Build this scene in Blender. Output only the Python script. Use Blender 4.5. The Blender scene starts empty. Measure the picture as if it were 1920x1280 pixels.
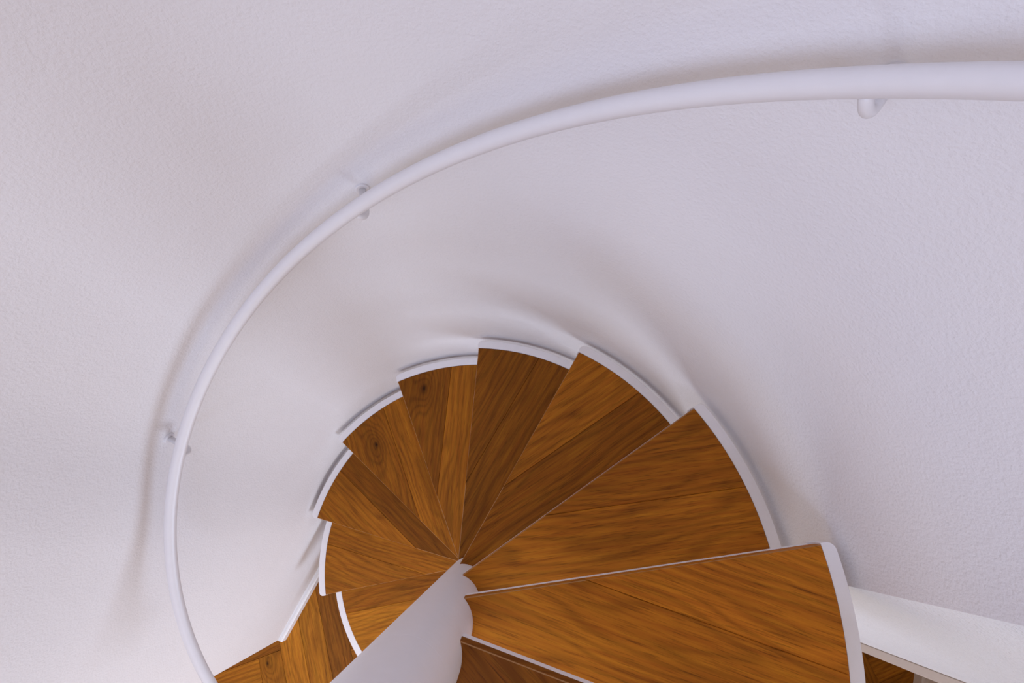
import bpy, bmesh, math, random
from mathutils import Vector, Matrix

random.seed(7)
S = 0.69                      # metres per tread radius
R = math.radians

# ------------------------------------------------------------------ camera
cam_d = bpy.data.cameras.new('camera')
cam_d.sensor_width = 36.0
cam_d.lens = 925.788 / 1920.0 * 36.0
cam_d.clip_start = 0.02
cam = bpy.data.objects.new('camera', cam_d)
bpy.context.scene.collection.objects.link(cam)
cam.matrix_world = (Matrix.Translation(Vector((0.17646, 0.27133, 3.97609)) * S)
                    @ Matrix.Rotation(0.326983, 4, 'X') @ Matrix.Rotation(0.00298, 4, 'Z'))
scene = bpy.context.scene
scene.camera = cam

# ------------------------------------------------------------------ world, lights, exposure
world = bpy.data.worlds.new('world')
scene.world = world
world.use_nodes = True
bg = world.node_tree.nodes['Background']
bg.inputs[0].default_value = (1.0, 0.68, 0.36, 1)
bg.inputs[1].default_value = 0.50

def area_light(name, loc, target, sx, sy, power, col):
    d = bpy.data.lights.new(name, 'AREA')
    d.shape = 'RECTANGLE'; d.size = sx; d.size_y = sy; d.energy = power; d.color = col
    o = bpy.data.objects.new(name, d)
    scene.collection.objects.link(o)
    o.location = loc
    o.rotation_euler = (Vector(target) - Vector(loc)).to_track_quat('-Z', 'Y').to_euler()
    return o
area_light('window_light_upper_left', (-2.3, -2.5, 4.4), (0.1, 0.4, 2.2), 2.2, 1.5, 48.6, (0.568, 0.679, 1.000))
area_light('window_light_upper_front', (-0.5, -2.8, 4.15), (0, 0.4, 2.2), 2.0, 1.2, 56.4, (0.585, 0.691, 1.000))
area_light('window_light_side', (2.26, -0.85, 3.1), (-0.6, 0.42, 1.7), 0.5, 0.5, 3.3, (1.000, 0.845, 0.655))
area_light('fill_light_lower_front', (-0.4, -1.8, 1.0), (-0.9, -0.1, 0.8), 0.9, 1.2, 8.1, (1.000, 0.944, 0.889))  # added fill for the low left wall
area_light('fill_light_lower_right', (0.72, -1.4, 0.7), (-0.9, -0.2, 0.9), 0.6, 0.9, 22.2, (0.689, 0.784, 1.000))  # added fill from the right, brightens only the left wall

vs = scene.view_settings
vs.view_transform = 'Standard'
vs.look = 'None'
vs.gamma = 1.0
vs.use_curve_mapping = False
vs.exposure = -0.08

# ------------------------------------------------------------------ helpers
def link(o, parent=None):
    scene.collection.objects.link(o)
    if parent: o.parent = parent
    return o

def mesh_obj(name, bm, mats, parent=None, smooth=False):
    me = bpy.data.meshes.new(name)
    bmesh.ops.recalc_face_normals(bm, faces=bm.faces[:])
    bm.to_mesh(me); bm.free()
    for m in (mats if isinstance(mats, (list, tuple)) else [mats]): me.materials.append(m)
    if smooth:
        for p in me.polygons: p.use_smooth = True
    return link(bpy.data.objects.new(name, me), parent)

def empty(name, loc=(0, 0, 0)):
    o = bpy.data.objects.new(name, None); o.location = loc; o.empty_display_size = 0.1
    return link(o)

def prism(bm, pts, z0, z1, mat=0):
    lo = [bm.verts.new((x, y, z0)) for x, y in pts]
    hi = [bm.verts.new((x, y, z1)) for x, y in pts]
    n = len(pts)
    fs = [bm.faces.new(hi), bm.faces.new(lo[::-1])]
    for i in range(n):
        fs.append(bm.faces.new((lo[i], lo[(i + 1) % n], hi[(i + 1) % n], hi[i])))
    for f in fs: f.material_index = mat
    return fs

def area2(pts):
    return sum(pts[i][0] * pts[(i + 1) % len(pts)][1] - pts[(i + 1) % len(pts)][0] * pts[i][1] for i in range(len(pts)))

def ccw(pts):
    return pts if area2(pts) > 0 else pts[::-1]

def clip(pts, n, d):                       # keep the side n.p >= d
    out = []
    for i in range(len(pts)):
        a, b = pts[i], pts[(i + 1) % len(pts)]
        da = a[0] * n[0] + a[1] * n[1] - d; db = b[0] * n[0] + b[1] * n[1] - d
        if da >= 0: out.append(a)
        if (da >= 0) != (db >= 0):
            t = da / (da - db); out.append((a[0] + (b[0] - a[0]) * t, a[1] + (b[1] - a[1]) * t))
    return out

def inset(pts, c):                         # convex, ccw
    n = len(pts); out = []
    for i in range(n):
        p0, p1, p2 = Vector(pts[i - 1]), Vector(pts[i]), Vector(pts[(i + 1) % n])
        d1 = (p1 - p0).normalized(); d2 = (p2 - p1).normalized()
        n1 = Vector((-d1.y, d1.x)); n2 = Vector((-d2.y, d2.x))
        m = n1 + n2
        k = c / max(0.25, 1 + n1.dot(n2)) 
        q = p1 + m * k
        out.append((q.x, q.y))
    return out

def board(name, pts, z0, z1, grain, mats, parent, ch=0.0012, uvo=None, edge_test=None):
    """a wooden board with chamfered top edges; UV in metres, u along the grain"""
    pts = ccw(pts)
    ins = inset(pts, ch)
    bm = bmesh.new(); uvl = bm.loops.layers.uv.new('UVMap')
    n = len(pts)
    lo = [bm.verts.new((x, y, z0)) for x, y in pts]
    mid = [bm.verts.new((x, y, z1 - ch)) for x, y in pts]
    hi = [bm.verts.new((x, y, z1)) for x, y in ins]
    bm.faces.new(hi); bm.faces.new(lo[::-1])
    for i in range(n):
        j = (i + 1) % n
        bm.faces.new((lo[i], lo[j], mid[j], mid[i]))
        f = bm.faces.new((mid[i], mid[j], hi[j], hi[i]))
        if edge_test and edge_test(pts[i], pts[j]): f.material_index = 1
    if uvo is None: uvo = (random.uniform(0, 20), random.uniform(0, 20))
    cg, sg = math.cos(grain), math.sin(grain)
    for f in bm.faces:
        for l in f.loops:
            x, y, z = l.vert.co
            l[uvl].uv = (x * cg + y * sg + uvo[0], -x * sg + y * cg + z * 0.7 + uvo[1])
    o = mesh_obj(name, bm, mats, parent)
    return o, uvo

def tube_mesh(bm, path, r, seg=20, caps=True, frame_up=Vector((0, 0, 1))):
    rings = []
    n = len(path)
    for i, p in enumerate(path):
        t = (path[min(i + 1, n - 1)] - path[max(i - 1, 0)]).normalized()
        up = frame_up if abs(t.dot(frame_up)) < 0.95 else Vector((1, 0, 0))
        a = t.cross(up).normalized(); b = a.cross(t).normalized()
        if rings:                          # parallel transport keeps the rings from twisting
            pa = rings[-1][1]; a = (pa - t * pa.dot(t)).normalized(); b = a.cross(t).normalized()
        rr = r[i] if isinstance(r, (list, tuple)) else r
        vs_ = [bm.verts.new(p + (a * math.cos(k * 2 * math.pi / seg) + b * math.sin(k * 2 * math.pi / seg)) * rr) for k in range(seg)]
        rings.append((vs_, a))
    for i in range(n - 1):
        A, B = rings[i][0], rings[i + 1][0]
        for k in range(seg):
            bm.faces.new((A[k], A[(k + 1) % seg], B[(k + 1) % seg], B[k]))
    if caps:
        bm.faces.new(rings[0][0][::-1]); bm.faces.new(rings[-1][0])

# ------------------------------------------------------------------ materials
def new_mat(name):
    m = bpy.data.materials.new(name); m.use_nodes = True
    nt = m.node_tree
    return m, nt, nt.nodes['Principled BSDF']

def N(nt, kind, **kw):
    n = nt.nodes.new(kind)
    for k, v in kw.items(): setattr(n, k, v)
    return n

def mathn(nt, op, a, b=None, c=None, clampit=False):
    n = nt.nodes.new('ShaderNodeMath'); n.operation = op; n.use_clamp = clampit
    for i, v in enumerate((a, b, c)):
        if v is None: continue
        if isinstance(v, (int, float)): n.inputs[i].default_value = v
        else: nt.links.new(v, n.inputs[i])
    return n.outputs[0]

def plaster(name, col, scale, strength, dist, rough=0.85):
    m, nt, b = new_mat(name)
    tc = N(nt, 'ShaderNodeTexCoord')
    n1 = N(nt, 'ShaderNodeTexNoise'); n1.inputs['Scale'].default_value = scale; n1.inputs['Detail'].default_value = 3; n1.inputs['Roughness'].default_value = 0.55
    n2 = N(nt, 'ShaderNodeTexNoise'); n2.inputs['Scale'].default_value = 3.0; n2.inputs['Detail'].default_value = 2
    n3 = N(nt, 'ShaderNodeTexNoise'); n3.inputs['Scale'].default_value = 14.0; n3.inputs['Detail'].default_value = 2
    for n in (n1, n2, n3): nt.links.new(tc.outputs['Object'], n.inputs['Vector'])
    hgt = mathn(nt, 'ADD', n1.outputs[0], mathn(nt, 'MULTIPLY', n3.outputs[0], 1.2))
    bp = N(nt, 'ShaderNodeBump'); bp.inputs['Strength'].default_value = strength; bp.inputs['Distance'].default_value = dist
    nt.links.new(hgt, bp.inputs['Height']); nt.links.new(bp.outputs[0], b.inputs['Normal'])
    mx = N(nt, 'ShaderNodeMix', data_type='RGBA')
    mx.inputs[6].default_value = (*col, 1); mx.inputs[7].default_value = (*[c * 0.955 for c in col], 1)
    nt.links.new(n2.outputs[0], mx.inputs[0]); nt.links.new(mx.outputs[2], b.inputs['Base Color'])
    b.inputs['Roughness'].default_value = rough
    b.inputs['Specular IOR Level'].default_value = 0.25
    return m

def paint(name, col, rough=0.35):
    m, nt, b = new_mat(name)
    tc = N(nt, 'ShaderNodeTexCoord')
    n1 = N(nt, 'ShaderNodeTexNoise'); n1.inputs['Scale'].default_value = 60; n1.inputs['Detail'].default_value = 2
    nt.links.new(tc.outputs['Object'], n1.inputs['Vector'])
    bp = N(nt, 'ShaderNodeBump'); bp.inputs['Strength'].default_value = 0.06; bp.inputs['Distance'].default_value = 0.002
    nt.links.new(n1.outputs[0], bp.inputs['Height']); nt.links.new(bp.outputs[0], b.inputs['Normal'])
    mx = N(nt, 'ShaderNodeMix', data_type='RGBA')
    mx.inputs[6].default_value = (*col, 1); mx.inputs[7].default_value = (*[c * 0.96 for c in col], 1)
    nt.links.new(n1.outputs[0], mx.inputs[0]); nt.links.new(mx.outputs[2], b.inputs['Base Color'])
    b.inputs['Roughness'].default_value = rough
    return m

def wood(name):
    """oiled oak; the board's own tone comes from its object colour, a knot from its 'knot' property"""
    m, nt, b = new_mat(name)
    L = nt.links.new
    uv = N(nt, 'ShaderNodeUVMap')
    info = N(nt, 'ShaderNodeObjectInfo')
    sep = N(nt, 'ShaderNodeSeparateXYZ'); L(uv.outputs[0], sep.inputs[0])
    u, v = sep.outputs[0], sep.outputs[1]
    at = N(nt, 'ShaderNodeAttribute', attribute_type='OBJECT', attribute_name='knot')
    ks = N(nt, 'ShaderNodeSeparateXYZ'); L(at.outputs['Vector'], ks.inputs[0])
    du = mathn(nt, 'MULTIPLY', mathn(nt, 'SUBTRACT', u, ks.outputs[0]), 0.55)
    dv = mathn(nt, 'SUBTRACT', v, ks.outputs[1])
    d2 = mathn(nt, 'ADD', mathn(nt, 'MULTIPLY', du, du), mathn(nt, 'MULTIPLY', dv, dv))
    bulge = mathn(nt, 'MULTIPLY', mathn(nt, 'EXPONENT', mathn(nt, 'MULTIPLY', d2, -700.0)), ks.outputs[2])
    knotcore = mathn(nt, 'MULTIPLY', mathn(nt, 'EXPONENT', mathn(nt, 'MULTIPLY', d2, -26000.0)), ks.outputs[2])
    def noise(su, sv, detail, off, rough=0.5):
        cx = N(nt, 'ShaderNodeCombineXYZ')
        L(mathn(nt, 'MULTIPLY', u, su), cx.inputs[0]); L(mathn(nt, 'MULTIPLY', v, sv), cx.inputs[1])
        cx.inputs[2].default_value = off
        n = N(nt, 'ShaderNodeTexNoise'); n.inputs['Scale'].default_value = 1.0; n.inputs['Detail'].default_value = detail
        n.inputs['Roughness'].default_value = rough
        L(cx.outputs[0], n.inputs['Vector'])
        return n.outputs[0]
    broad = noise(3.0, 11.0, 2, 1.7)
    streak = noise(6.0, 130.0, 3, 5.1, 0.62)
    pores = noise(22.0, 560.0, 2, 9.3)
    fig = noise(3.0, 13.0, 1, 3.3)
    ph = mathn(nt, 'ADD', mathn(nt, 'MULTIPLY', v, 230.0), mathn(nt, 'MULTIPLY', fig, 34.0))
    ph = mathn(nt, 'ADD', ph, mathn(nt, 'MULTIPLY', bulge, 26.0))
    rings = mathn(nt, 'MULTIPLY_ADD', mathn(nt, 'SINE', ph), 0.5, 0.5)
    rings = mathn(nt, 'POWER', rings, 2.2)
    # value factor
    f = mathn(nt, 'MULTIPLY_ADD', broad, 0.75, 0.62)
    f = mathn(nt, 'MULTIPLY', f, mathn(nt, 'MULTIPLY_ADD', streak, 0.8, 0.60))
    f = mathn(nt, 'MULTIPLY', f, mathn(nt, 'MULTIPLY_ADD', rings, -0.27, 1.08))
    pm = mathn(nt, 'MULTIPLY', mathn(nt, 'SUBTRACT', pores, 0.53, clampit=True), 4.5, clampit=True)
    f = mathn(nt, 'MULTIPLY', f, mathn(nt, 'MULTIPLY_ADD', pm, -0.5, 1.03))
    f = mathn(nt, 'MULTIPLY', f, mathn(nt, 'SUBTRACT', 1.0, mathn(nt, 'MULTIPLY', knotcore, 0.85), clampit=True))
    f = mathn(nt, 'MULTIPLY', f, mathn(nt, 'MULTIPLY_ADD', bulge, -0.18, 1.0))
    hs = N(nt, 'ShaderNodeHueSaturation'); hs.inputs['Saturation'].default_value = 1.0
    L(info.outputs['Color'], hs.inputs['Color']); L(f, hs.inputs['Value'])
    L(mathn(nt, 'MULTIPLY_ADD', streak, 0.03, 0.485), hs.inputs['Hue'])
    L(hs.outputs[0], b.inputs['Base Color'])
    bp = N(nt, 'ShaderNodeBump'); bp.inputs['Strength'].default_value = 0.25; bp.inputs['Distance'].default_value = 0.0006
    L(mathn(nt, 'SUBTRACT', streak, pm), bp.inputs['Height']); L(bp.outputs[0], b.inputs['Normal'])
    b.inputs['Roughness'].default_value = 0.55
    b.inputs['Specular IOR Level'].default_value = 0.12
    return m

M_wall = plaster('painted plaster', (0.80, 0.785, 0.79), 190.0, 0.38, 0.0035)
M_rough = plaster('rough plaster', (0.86, 0.85, 0.83), 240.0, 0.8, 0.0065)
M_white = paint('white metal paint', (0.90, 0.885, 0.895))
M_rail = paint('white handrail paint', (0.765, 0.75, 0.76), 0.4)
M_trim = paint('white trim paint', (0.82, 0.82, 0.83), 0.4)
M_cream = paint('cream trim paint', (0.74, 0.66, 0.58), 0.45)
M_wood = wood('oiled oak')
M_edge, _, _b = new_mat('pale oak edge')  # paler oak for the nosing chamfers
_b.inputs['Base Color'].default_value = (0.36, 0.17, 0.05, 1); _b.inputs['Roughness'].default_value = 0.5
M_sub, _, _b = new_mat('subfloor')
_b.inputs['Base Color'].default_value = (0.09, 0.045, 0.012, 1); _b.inputs['Roughness'].default_value = 0.7

# ------------------------------------------------------------------ stair geometry constants (tread radii)
H_ = 0.28775; DEL = 0.45594; TH0 = 4.23938; OFF = 0.0505; RC = 0.0819
R_RAIL = 0.975; Z_RAIL = 1.4017; R_ROD = 0.0182; R_RIM = 1.039; R_WALL = 1.07
AX = R(-115.8)                             # direction of the straight wall, and the building's grid

# ------------------------------------------------------------------ structure: walls
T_W = 0.17                                 # wall thickness
def unit(a): return Vector((math.cos(a), math.sin(a)))
kinkR = R_WALL * unit(R(4.37))
endR = Vector((1.760, -0.2965))
cornL = Vector((-1.437, -0.593))
dirL = unit(AX)                            # the left flat runs along this
# plan of the inside face: circle, eased into the straight left part
plan = [R_WALL * unit(R(4.37 + (150.0 - 4.37) * i / 110)) for i in range(111)]
FOOT = cornL.dot(dirL)                     # distance from the corner back to the tangent point
def flat(s): return cornL - dirL * s
P0 = plan[-1]; T0 = (plan[-1] - plan[-2]).normalized()
S_FLAT = FOOT - 0.34
P3 = flat(S_FLAT); T3 = dirL
k = (P3 - P0).length * 0.36
for i in range(1, 25):
    t = i / 24
    P1 = P0 + T0 * k; P2 = P3 - T3 * k
    plan.append(P0 * (1 - t) ** 3 + P1 * 3 * t * (1 - t) ** 2 + P2 * 3 * t * t * (1 - t) + P3 * t ** 3)
for i in range(1, 7): plan.append(flat(S_FLAT * (1 - i / 6)))
outer = []
for i, p in enumerate(plan):
    t = (plan[min(i + 1, len(plan) - 1)] - plan[max(i - 1, 0)]).normalized()
    outer.append(p + Vector((t.y, -t.x)) * T_W)
Z_TOP = 7.4
def wall_strip(name, inner, outr, z0, z1, mat, smooth):
    bm = bmesh.new()
    n = len(inner)
    zs = [z0 + (z1 - z0) * i / 8 for i in range(9)]
    gi = [[bm.verts.new((p.x * S, p.y * S, z * S)) for z in zs] for p in inner]
    go = [[bm.verts.new((p.x * S, p.y * S, z * S)) for z in zs] for p in outr]
    for i in range(n - 1):
        for k in range(8):
            f = bm.faces.new((gi[i][k], gi[i + 1][k], gi[i + 1][k + 1], gi[i][k + 1])); f.smooth = smooth
            f = bm.faces.new((go[i][k], go[i][k + 1], go[i + 1][k + 1], go[i + 1][k])); f.smooth = smooth
        for z in (z0, z1):
            bm.faces.new([bm.verts.new((q.x * S, q.y * S, z * S)) for q in (inner[i], outr[i], outr[i + 1], inner[i + 1])])
    for e in (0, n - 1):
        qi, qo = inner[e], outr[e]
        ca = [bm.verts.new((q.x * S, q.y * S, z * S)) for q, z in ((qi, z0), (qi, z1), (qo, z1), (qo, z0))]
        bm.faces.new(ca)
    bmesh.ops.recalc_face_normals(bm, faces=bm.faces[:])
    return mesh_obj(name, bm, mat)
def struct(o, label=None):
    o['kind'] = 'structure'
    if label: o['label'] = label
    return o
def mark(o, label, cat):
    o['label'] = label; o['category'] = cat
    return o
w = struct(wall_strip('wall_back', plan, outer, 0, Z_TOP, M_wall, True))
mark(w, 'tall curved white plaster wall wrapping around the spiral stairs', 'wall')
dR = (endR - kinkR).normalized(); nR = Vector((dR.y, -dR.x))       # nR points at the stair side
inn = [kinkR + (endR - kinkR) * i / 6 for i in range(7)]
w = struct(wall_strip('wall_right', inn[::-1], [p - nR * T_W for p in inn][::-1], 0, Z_TOP, M_rough, False))
mark(w, 'bright rough plaster wall face beside the lowest right edge of the stairs', 'wall')
# trim that closes the rough wall's free edge
bm = bmesh.new()
q = [endR, endR + nR * 0.034, endR + nR * 0.034 + dR * 0.012, endR + dR * 0.012]
prism(bm, [(p.x * S, p.y * S) for p in q], 0, Z_TOP * S)
bmesh.ops.bevel(bm, geom=[e for e in bm.edges if abs(e.verts[0].co.z - e.verts[1].co.z) > 1], offset=0.002, segments=2, affect='EDGES')
mark(struct(mesh_obj('trim_1', bm, M_cream)), 'cream painted corner trim along the rough wall edge', 'trim')
# wall of the room beyond, and its skirting
pA = Vector((2.995, -0.745)); dB = unit(R(-112)); nB = Vector((dB.y, -dB.x))   # nB towards the stairs
if nB.x > 0: nB = -nB
a = pA - dB * 1.2 - nB * 0.022; b_ = pA + dB * 2.2 - nB * 0.022
w = struct(wall_strip('wall_side', [a, b_], [a - nB * T_W, b_ - nB * T_W], 0, 2.15 / S, M_cream, False))
mark(w, 'cream wall of the room beyond, at the lower right', 'wall')
def skirting(name, a, b, n, h, t, label):
    bm = bmesh.new()
    d = (b - a).normalized()
    prof = [(0, 0), (t, 0), (t, h * 0.82), (t * 0.72, h * 0.9), (t * 0.55, h), (0, h)]
    ra = [bm.verts.new(((a + n * x).x * S, (a + n * x).y * S, z * S)) for x, z in prof]
    rb = [bm.verts.new(((b + n * x).x * S, (b + n * x).y * S, z * S)) for x, z in prof]
    bm.faces.new(ra); bm.faces.new(rb[::-1])
    for i in range(len(prof)):
        j = (i + 1) % len(prof); bm.faces.new((ra[i], ra[j], rb[j], rb[i]))
    return mark(struct(mesh_obj(name, bm, M_trim)), label, 'baseboard')
nL = Vector((-dirL.y, dirL.x))
if nL.dot(-cornL) < 0: nL = -nL
skirting('baseboard_left', flat(0.75), flat(0.0), nL, 0.078, 0.03, 'white baseboard along the foot of the curved wall')
o = skirting('baseboard_right', a, b_, nB, 0.085, 0.024, 'cream baseboard of the room beyond, at the lower right')
o.data.materials.clear(); o.data.materials.append(M_cream)

# unseen cover over the stairwell, added to cut overhead light
bm = bmesh.new(); prism(bm, [(-3.2, -2.4), (3.2, -2.4), (3.2, 1.4), (-3.2, 1.4)], Z_TOP * S, Z_TOP * S + 0.2)
mark(struct(mesh_obj('added_ceiling', bm, M_wall)), 'unseen white cover added above the spiral stairwell to limit overhead light', 'added_ceiling')

bm = bmesh.new(); prism(bm, [(1.27, -1.3), (2.6, -1.3), (2.6, 0.75), (1.27, 0.75)], 2.15, 2.35)  # unseen slab, added to shade the passage floor
mark(struct(mesh_obj('added_ceiling', bm, M_wall)), 'unseen white slab added over the passage at the right to darken its floor', 'added_ceiling')

# unseen walls added at both ends of the passage to keep its floor dark
bm = bmesh.new(); prism(bm, [(1.0, 0.62), (2.6, 0.62), (2.6, 0.74), (1.0, 0.74)], 0, 2.15)
mark(struct(mesh_obj('shade_wall_far', bm, M_cream)), 'unseen cream wall added at the far end of the passage to block light', 'wall')
bm = bmesh.new(); prism(bm, [(0.95, -1.2), (2.6, -1.2), (2.6, -1.1), (0.95, -1.1)], 0, 2.15)
mark(struct(mesh_obj('shade_wall_near', bm, M_cream)), 'unseen cream wall added at the near end of the passage to block light', 'wall')

# ------------------------------------------------------------------ floor: oak herringbone
bm = bmesh.new(); prism(bm, [(-3.6, -4.2), (3.6, -4.2), (3.6, 1.6), (-3.6, 1.6)], -0.2, -0.0135)
floor = mark(struct(mesh_obj('floor', bm, M_sub)), 'brown oak herringbone parquet floor at the foot of the stairs', 'floor')
e2 = unit(AX + R(45.0)); e1 = Vector((-e2.y, e2.x))               # e1: across, e2: along
Wp = 0.1545; n_ = 5
X0, Y0 = -1.5795 - Wp, 0.158
tones = [(0.420, 0.150, 0.0130), (0.350, 0.120, 0.0110), (0.476, 0.174, 0.0150), (0.280, 0.096, 0.0095), (0.392, 0.132, 0.0110)]
seen = set(); cells = []
for cx in range(-24, 40):
    for cy in range(-24, 30):
        s = (cx + cy + n_) % (2 * n_)
        if s < n_: key = ('h', cx - s, cy)
        else: key = ('v', cx, cy - (s - n_))
        if key in seen: continue
        seen.add(key)
        k, x, y = key
        w_, h_ = (n_ * Wp, Wp) if k == 'h' else (Wp, n_ * Wp)
        x0, y0 = X0 + x * Wp, Y0 + y * Wp
        mid = e1 * (x0 + w_ / 2) + e2 * (y0 + h_ / 2)
        if mid.x < -2.35 or mid.x > 3.25 or mid.y > 0.7 or mid.y < -2.6: continue
        if mid.length > 1.7 and mid.y > -0.1 and abs(mid.x) < 2.0: continue
        cells.append((abs(mid.x + 1.3) + abs(mid.y + 0.6), k, x, y, x0, y0, w_, h_))
cells.sort()
special = {('h', -n_ + 1, -1): 1, ('v', 0, 0): 0, ('v', 1, -1): 2, ('v', 2, -2): 2, ('v', 3, -3): 3}
for _, k, x, y, x0, y0, w_, h_ in cells[:300]:
    g = 0.0009
    pts = [e1 * (x0 + g) + e2 * (y0 + g), e1 * (x0 + w_ - g) + e2 * (y0 + g), e1 * (x0 + w_ - g) + e2 * (y0 + h_ - g), e1 * (x0 + g) + e2 * (y0 + h_ - g)]
    ang = math.atan2(e2.y, e2.x) if k == 'v' else math.atan2(e1.y, e1.x)
    o, uvo = board('plank', [(p.x * S, p.y * S) for p in pts], -0.0135, 0.0, ang, [M_wood, M_edge], floor, ch=0.0008)
    t = tones[special.get((k, x, y), random.randrange(5))]; r_ = random.uniform(0.77, 0.93)
    o.color = (t[0] * r_, t[1] * r_, t[2] * r_, 1)
    if (k, x, y) == ('v', 0, 0):
        kp = Vector((-1.518, -0.751)) * S
        o['knot'] = [kp.x * math.cos(ang) + kp.y * math.sin(ang) + uvo[0], -kp.x * math.sin(ang) + kp.y * math.cos(ang) + uvo[1], 1.0]

# ------------------------------------------------------------------ the spiral staircase
stairs = mark(empty('spiral_staircase'), 'white steel spiral staircase with brown oak treads around a central post', 'staircase')
# central post, made of stacked sleeves with fine joints
bm = bmesh.new()
prof = []
z = 0.0
prof.append((RC + 0.06, 0.0)); prof.append((RC + 0.06, 0.018)); prof.append((RC, 0.022))
K_TOP = 12
for k in range(1, K_TOP + 1):
    zj = k * H_ - 0.085
    prof += [(RC, zj - 0.03), (RC, zj - 0.004), (RC, zj - 0.003), (RC - 0.0003, zj - 0.0012), (RC - 0.0003, zj + 0.0012), (RC, zj + 0.003), (RC, zj + 0.004), (RC, zj + 0.03)]
prof += [(RC, K_TOP * H_ + 0.02), (RC - 0.006, K_TOP * H_ + 0.026)]
seg = 64
rings = [[bm.verts.new((r * S * math.cos(2 * math.pi * i / seg), r * S * math.sin(2 * math.pi * i / seg), z * S)) for i in range(seg)] for r, z in prof]
for A, B in zip(rings, rings[1:]):
    for i in range(seg): bm.faces.new((A[i], A[(i + 1) % seg], B[(i + 1) % seg], B[i]))
bm.faces.new(rings[-1]); bm.faces.new(rings[0][::-1])
post = mesh_obj('central_post', bm, M_white, stairs, True)
post['label'] = 'round white central post'

# tread outline in its own frame: nosing along +x at y = OFF, treads rise clockwise
XT = math.sqrt(1 - OFF * OFF)
back = unit(-DEL); bn = Vector((-back.y, back.x))      # along / normal of the back edge
B_OFF = -0.03
a_tip = math.atan2(OFF, XT)
xb = math.sqrt(1 - B_OFF ** 2); pb = back * xb + bn * B_OFF
a_back = math.atan2(pb.y, pb.x)
def arc(r, a0, a1, n): return [Vector((r * math.cos(a0 + (a1 - a0) * i / n), r * math.sin(a0 + (a1 - a0) * i / n))) for i in range(n + 1)]
outline = [Vector((0.03, OFF))] + [bn * B_OFF + back * 0.03] + arc(1.0, a_back, a_tip, 26)
outline = ccw([(p.x * S, p.y * S) for p in outline])
SEAM = 0.2115 * S
WT, PT, RIMZ = 0.040 * S, 0.031 * S, 0.003 * S
frontp = clip(outline, (bn.x, bn.y), SEAM + 0.0002)
backp = clip(outline, (-bn.x, -bn.y), -SEAM + 0.0002)

def make_pan():
    bm = bmesh.new()
    pl = inset(outline, 0.0004)
    prism(bm, pl, -WT - PT, -WT - 0.0003)
    # outer rim: a flat upright band with a rounded front corner
    ro, ri = R_RIM * S, 1.0015 * S
    n = 28
    af = a_tip + 0.004
    inner = [(ri * math.cos(a_back + (af - a_back) * i / n), ri * math.sin(a_back + (af - a_back) * i / n)) for i in range(n + 1)]
    outr = []
    rr = 0.016
    for i in range(n + 1):
        a = a_back + (af - rr / 0.69 - a_back) * i / n
        outr.append((ro * math.cos(a), ro * math.sin(a)))
    cx = (ro - rr); ac = af - rr / 0.69
    for j in range(1, 7):                  # rounded corner towards the nosing
        t = j / 6 * math.pi / 2
        lx = cx + rr * math.cos(t); ly = rr * math.sin(t)
        outr.append((lx * math.cos(ac) - ly * math.sin(ac), lx * math.sin(ac) + ly * math.cos(ac)))
    ring = inner[::1] + outr[::-1]
    bm2 = bmesh.new()
    top = -RIMZ; bot = -WT - PT
    m = len(inner); mo = len(outr)
    vi = [(bm.verts.new((x, y, top)), bm.verts.new((x, y, bot))) for x, y in inner]
    c = 0.0012
    vo = []
    for x, y in outr:
        l = math.hypot(x, y); vo.append((bm.verts.new((x * (l - c) / l, y * (l - c) / l, top)), bm.verts.new((x, y, top - c)), bm.verts.new((x, y, bot))))
    def strip(A, B):                       # triangulated fan between two polylines of different length
        i = j = 0
        while i < len(A) - 1 or j < len(B) - 1:
            if j == len(B) - 1 or (i < len(A) - 1 and i / (len(A) - 1) <= j / (len(B) - 1)):
                bm.faces.new((A[i], A[i + 1], B[j])); i += 1
            else:
                bm.faces.new((A[i], B[j + 1], B[j])); j += 1
    strip([v[0] for v in vi], [v[0] for v in vo])
    strip([v[1] for v in vi], [v[2] for v in vo])
    for i in range(m - 1): bm.faces.new((vi[i][0], vi[i + 1][0], vi[i + 1][1], vi[i][1]))
    for i in range(mo - 1):
        bm.faces.new((vo[i][0], vo[i + 1][0], vo[i + 1][1], vo[i][1]))
        bm.faces.new((vo[i][1], vo[i + 1][1], vo[i + 1][2], vo[i][2]))
    bm.faces.new((vi[0][0], vi[0][1], vo[0][2], vo[0][1], vo[0][0]))
    bm.faces.new((vi[-1][0], vi[-1][1], vo[-1][2], vo[-1][1], vo[-1][0]))
    bmesh.ops.recalc_face_normals(bm, faces=bm.faces[:])
    me = bpy.data.meshes.new('tread'); bm.to_mesh(me); bm.free(); bm2.free()
    me.materials.append(M_white)
    return me
pan_me = make_pan()

# tone of the front and the back board of each tread, seen from the bottom step upwards
DK = (0.231, 0.074, 0.0055); MD = (0.310, 0.101, 0.0075); LT = (0.396, 0.132, 0.0100); OR = (0.488, 0.177, 0.0130); RD = (0.198, 0.063, 0.0070)
def tone(c, f): return (c[0] * f, c[1] * f, c[2] * f)
tread_tones = {1: (tone(OR, 0.85), tone(MD, 0.95)), 2: (tone(LT, 0.84), tone(LT, 0.84)), 3: (tone(LT, 0.85), tone(DK, 0.92)), 4: (tone(MD, 0.88), tone(LT, 0.88)), 5: (tone(DK, 0.95), tone(LT, 0.9)), 6: (tone(MD, 0.72), tone(MD, 0.68)), 7: (tone(LT, 0.92), tone(MD, 0.82)),
               8: (tone(MD, 1.05), tone(LT, 1.0)), 9: (tone(LT, 1.25), tone(LT, 1.08)), 10: (RD, RD), 11: (MD, LT), 12: (LT, MD)}
knots = {5: (0.913, -0.066, 0), 4: (0.846, -0.07, 0)}
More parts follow.
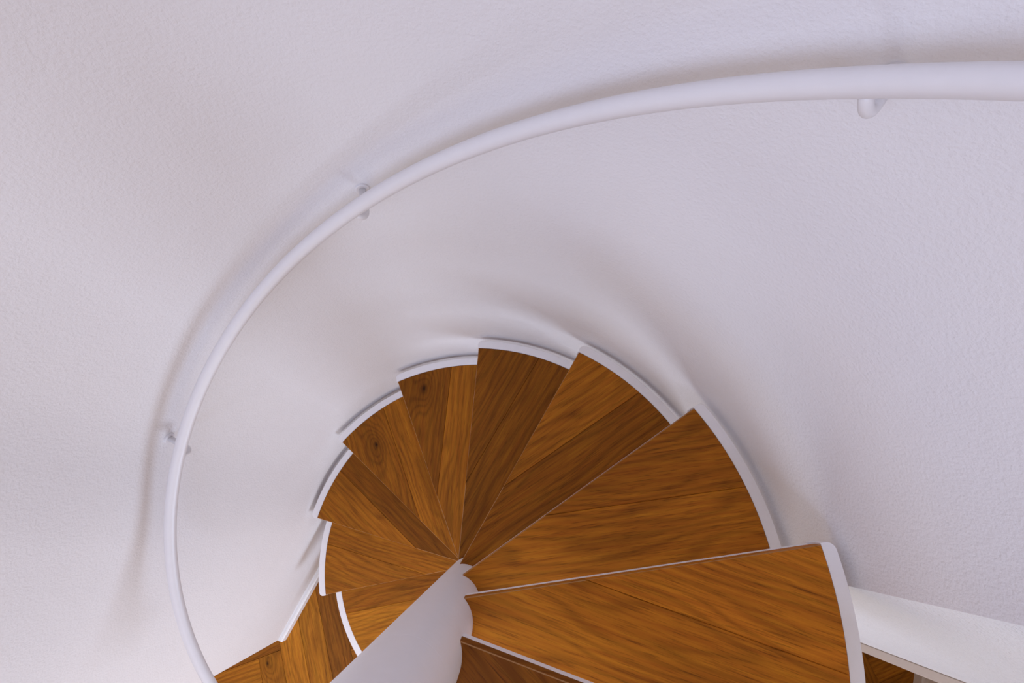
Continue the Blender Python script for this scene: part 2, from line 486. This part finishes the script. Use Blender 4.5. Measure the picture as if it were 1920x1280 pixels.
def is_nose(p, q_): return abs(p[1] - OFF * S) < 1e-4 and abs(q_[1] - OFF * S) < 1e-4
for k in range(1, K_TOP + 1):
    tr = bpy.data.objects.new('tread', pan_me); link(tr, stairs)
    tr.location = (0, 0, k * H_ * S); tr.rotation_euler = (0, 0, TH0 - k * DEL)
    for j, pp in enumerate((frontp, backp)):
        o, uvo = board('plank', pp, -WT, 0.0, -DEL, [M_wood, M_edge], tr, ch=0.0013, edge_test=is_nose)
        t = tread_tones[k][j]; o.color = (*t, 1)
        if k in knots and j == knots[k][2]:
            x, y = knots[k][0] * S, knots[k][1] * S
            cg, sg = math.cos(-DEL), math.sin(-DEL)
            o['knot'] = [x * cg + y * sg + uvo[0], -x * sg + y * cg + uvo[1], 1.0]

# ------------------------------------------------------------------ handrail
rail = mark(empty('handrail', (0, 0, 0)), 'thin round white handrail spiralling down the curved wall', 'handrail')
def rail_pt(th): return Vector((R_RAIL * math.cos(th), R_RAIL * math.sin(th), Z_RAIL + (TH0 - th) / DEL * H_)) * S
ths = [R(8) + (R(212) - R(8)) * i / 160 for i in range(161)]
path = [rail_pt(t) for t in ths]
d0 = (path[0] - path[1]).normalized(); d1 = (path[-1] - path[-2]).normalized()
rr = R_ROD * S
pre = [path[0] + d0 * rr * math.sin(a) for a in (1.45, 1.1, 0.7, 0.3)]; prer = [rr * math.cos(a) for a in (1.45, 1.1, 0.7, 0.3)]
post_ = [path[-1] + d1 * rr * math.sin(a) for a in (0.3, 0.7, 1.1, 1.45)]
bm = bmesh.new()
tube_mesh(bm, pre + path + post_, prer + [rr] * len(path) + prer[::-1], 28)
mesh_obj('rail_tube', bm, M_rail, rail, True)
for deg in (51.5, 102.7, 154.2):
    th = R(deg)
    p = rail_pt(th); out = Vector((math.cos(th), math.sin(th), 0))
    tang = (rail_pt(th - 0.01) - rail_pt(th + 0.01)).normalized()
    dn = Vector((0, 0, -1)); dn = (dn - tang * dn.dot(tang)).normalized()      # square to the sloping rail
    drop = 0.050 * S; reach = (R_WALL - R_RAIL) * S
    c_r = 0.024 * S
    pts = [p + dn * rr * 0.5]
    for i in range(0, 10):
        t = i / 9 * math.pi / 2
        pts.append(p + dn * (drop - c_r) + out * (c_r * (1 - math.cos(t))) + dn * (c_r * math.sin(t)))
    pts.append(p + out * (reach - 0.001) + dn * drop)
    bm = bmesh.new()
    side = Vector((-out.y, out.x, 0))
    tube_mesh(bm, pts, 0.0092 * S, 16, frame_up=side)
    br = mesh_obj('bracket', bm, M_rail, rail, True)
    bm = bmesh.new()
    c0 = p + out * (reach - 0.005) + dn * drop
    prof = [(0.0, 0.0), (0.9, 0.0), (1.0, 0.2), (1.0, 1.0)]
    seg = 24; rp = 0.0125
    rgs = []
    for q_, zz in prof[1:]:
        rgs.append([bm.verts.new(c0 + out * (zz * 0.005) + (side * math.cos(2 * math.pi * i / seg) + Vector((0, 0, 1)) * math.sin(2 * math.pi * i / seg)) * rp * q_) for i in range(seg)])
    bm.faces.new(rgs[0]); bm.faces.new(rgs[-1][::-1])
    for A, B in zip(rgs, rgs[1:]):
        for i in range(seg): bm.faces.new((A[i], A[(i + 1) % seg], B[(i + 1) % seg], B[i]))
    mesh_obj('wall_plate', bm, M_rail, br)
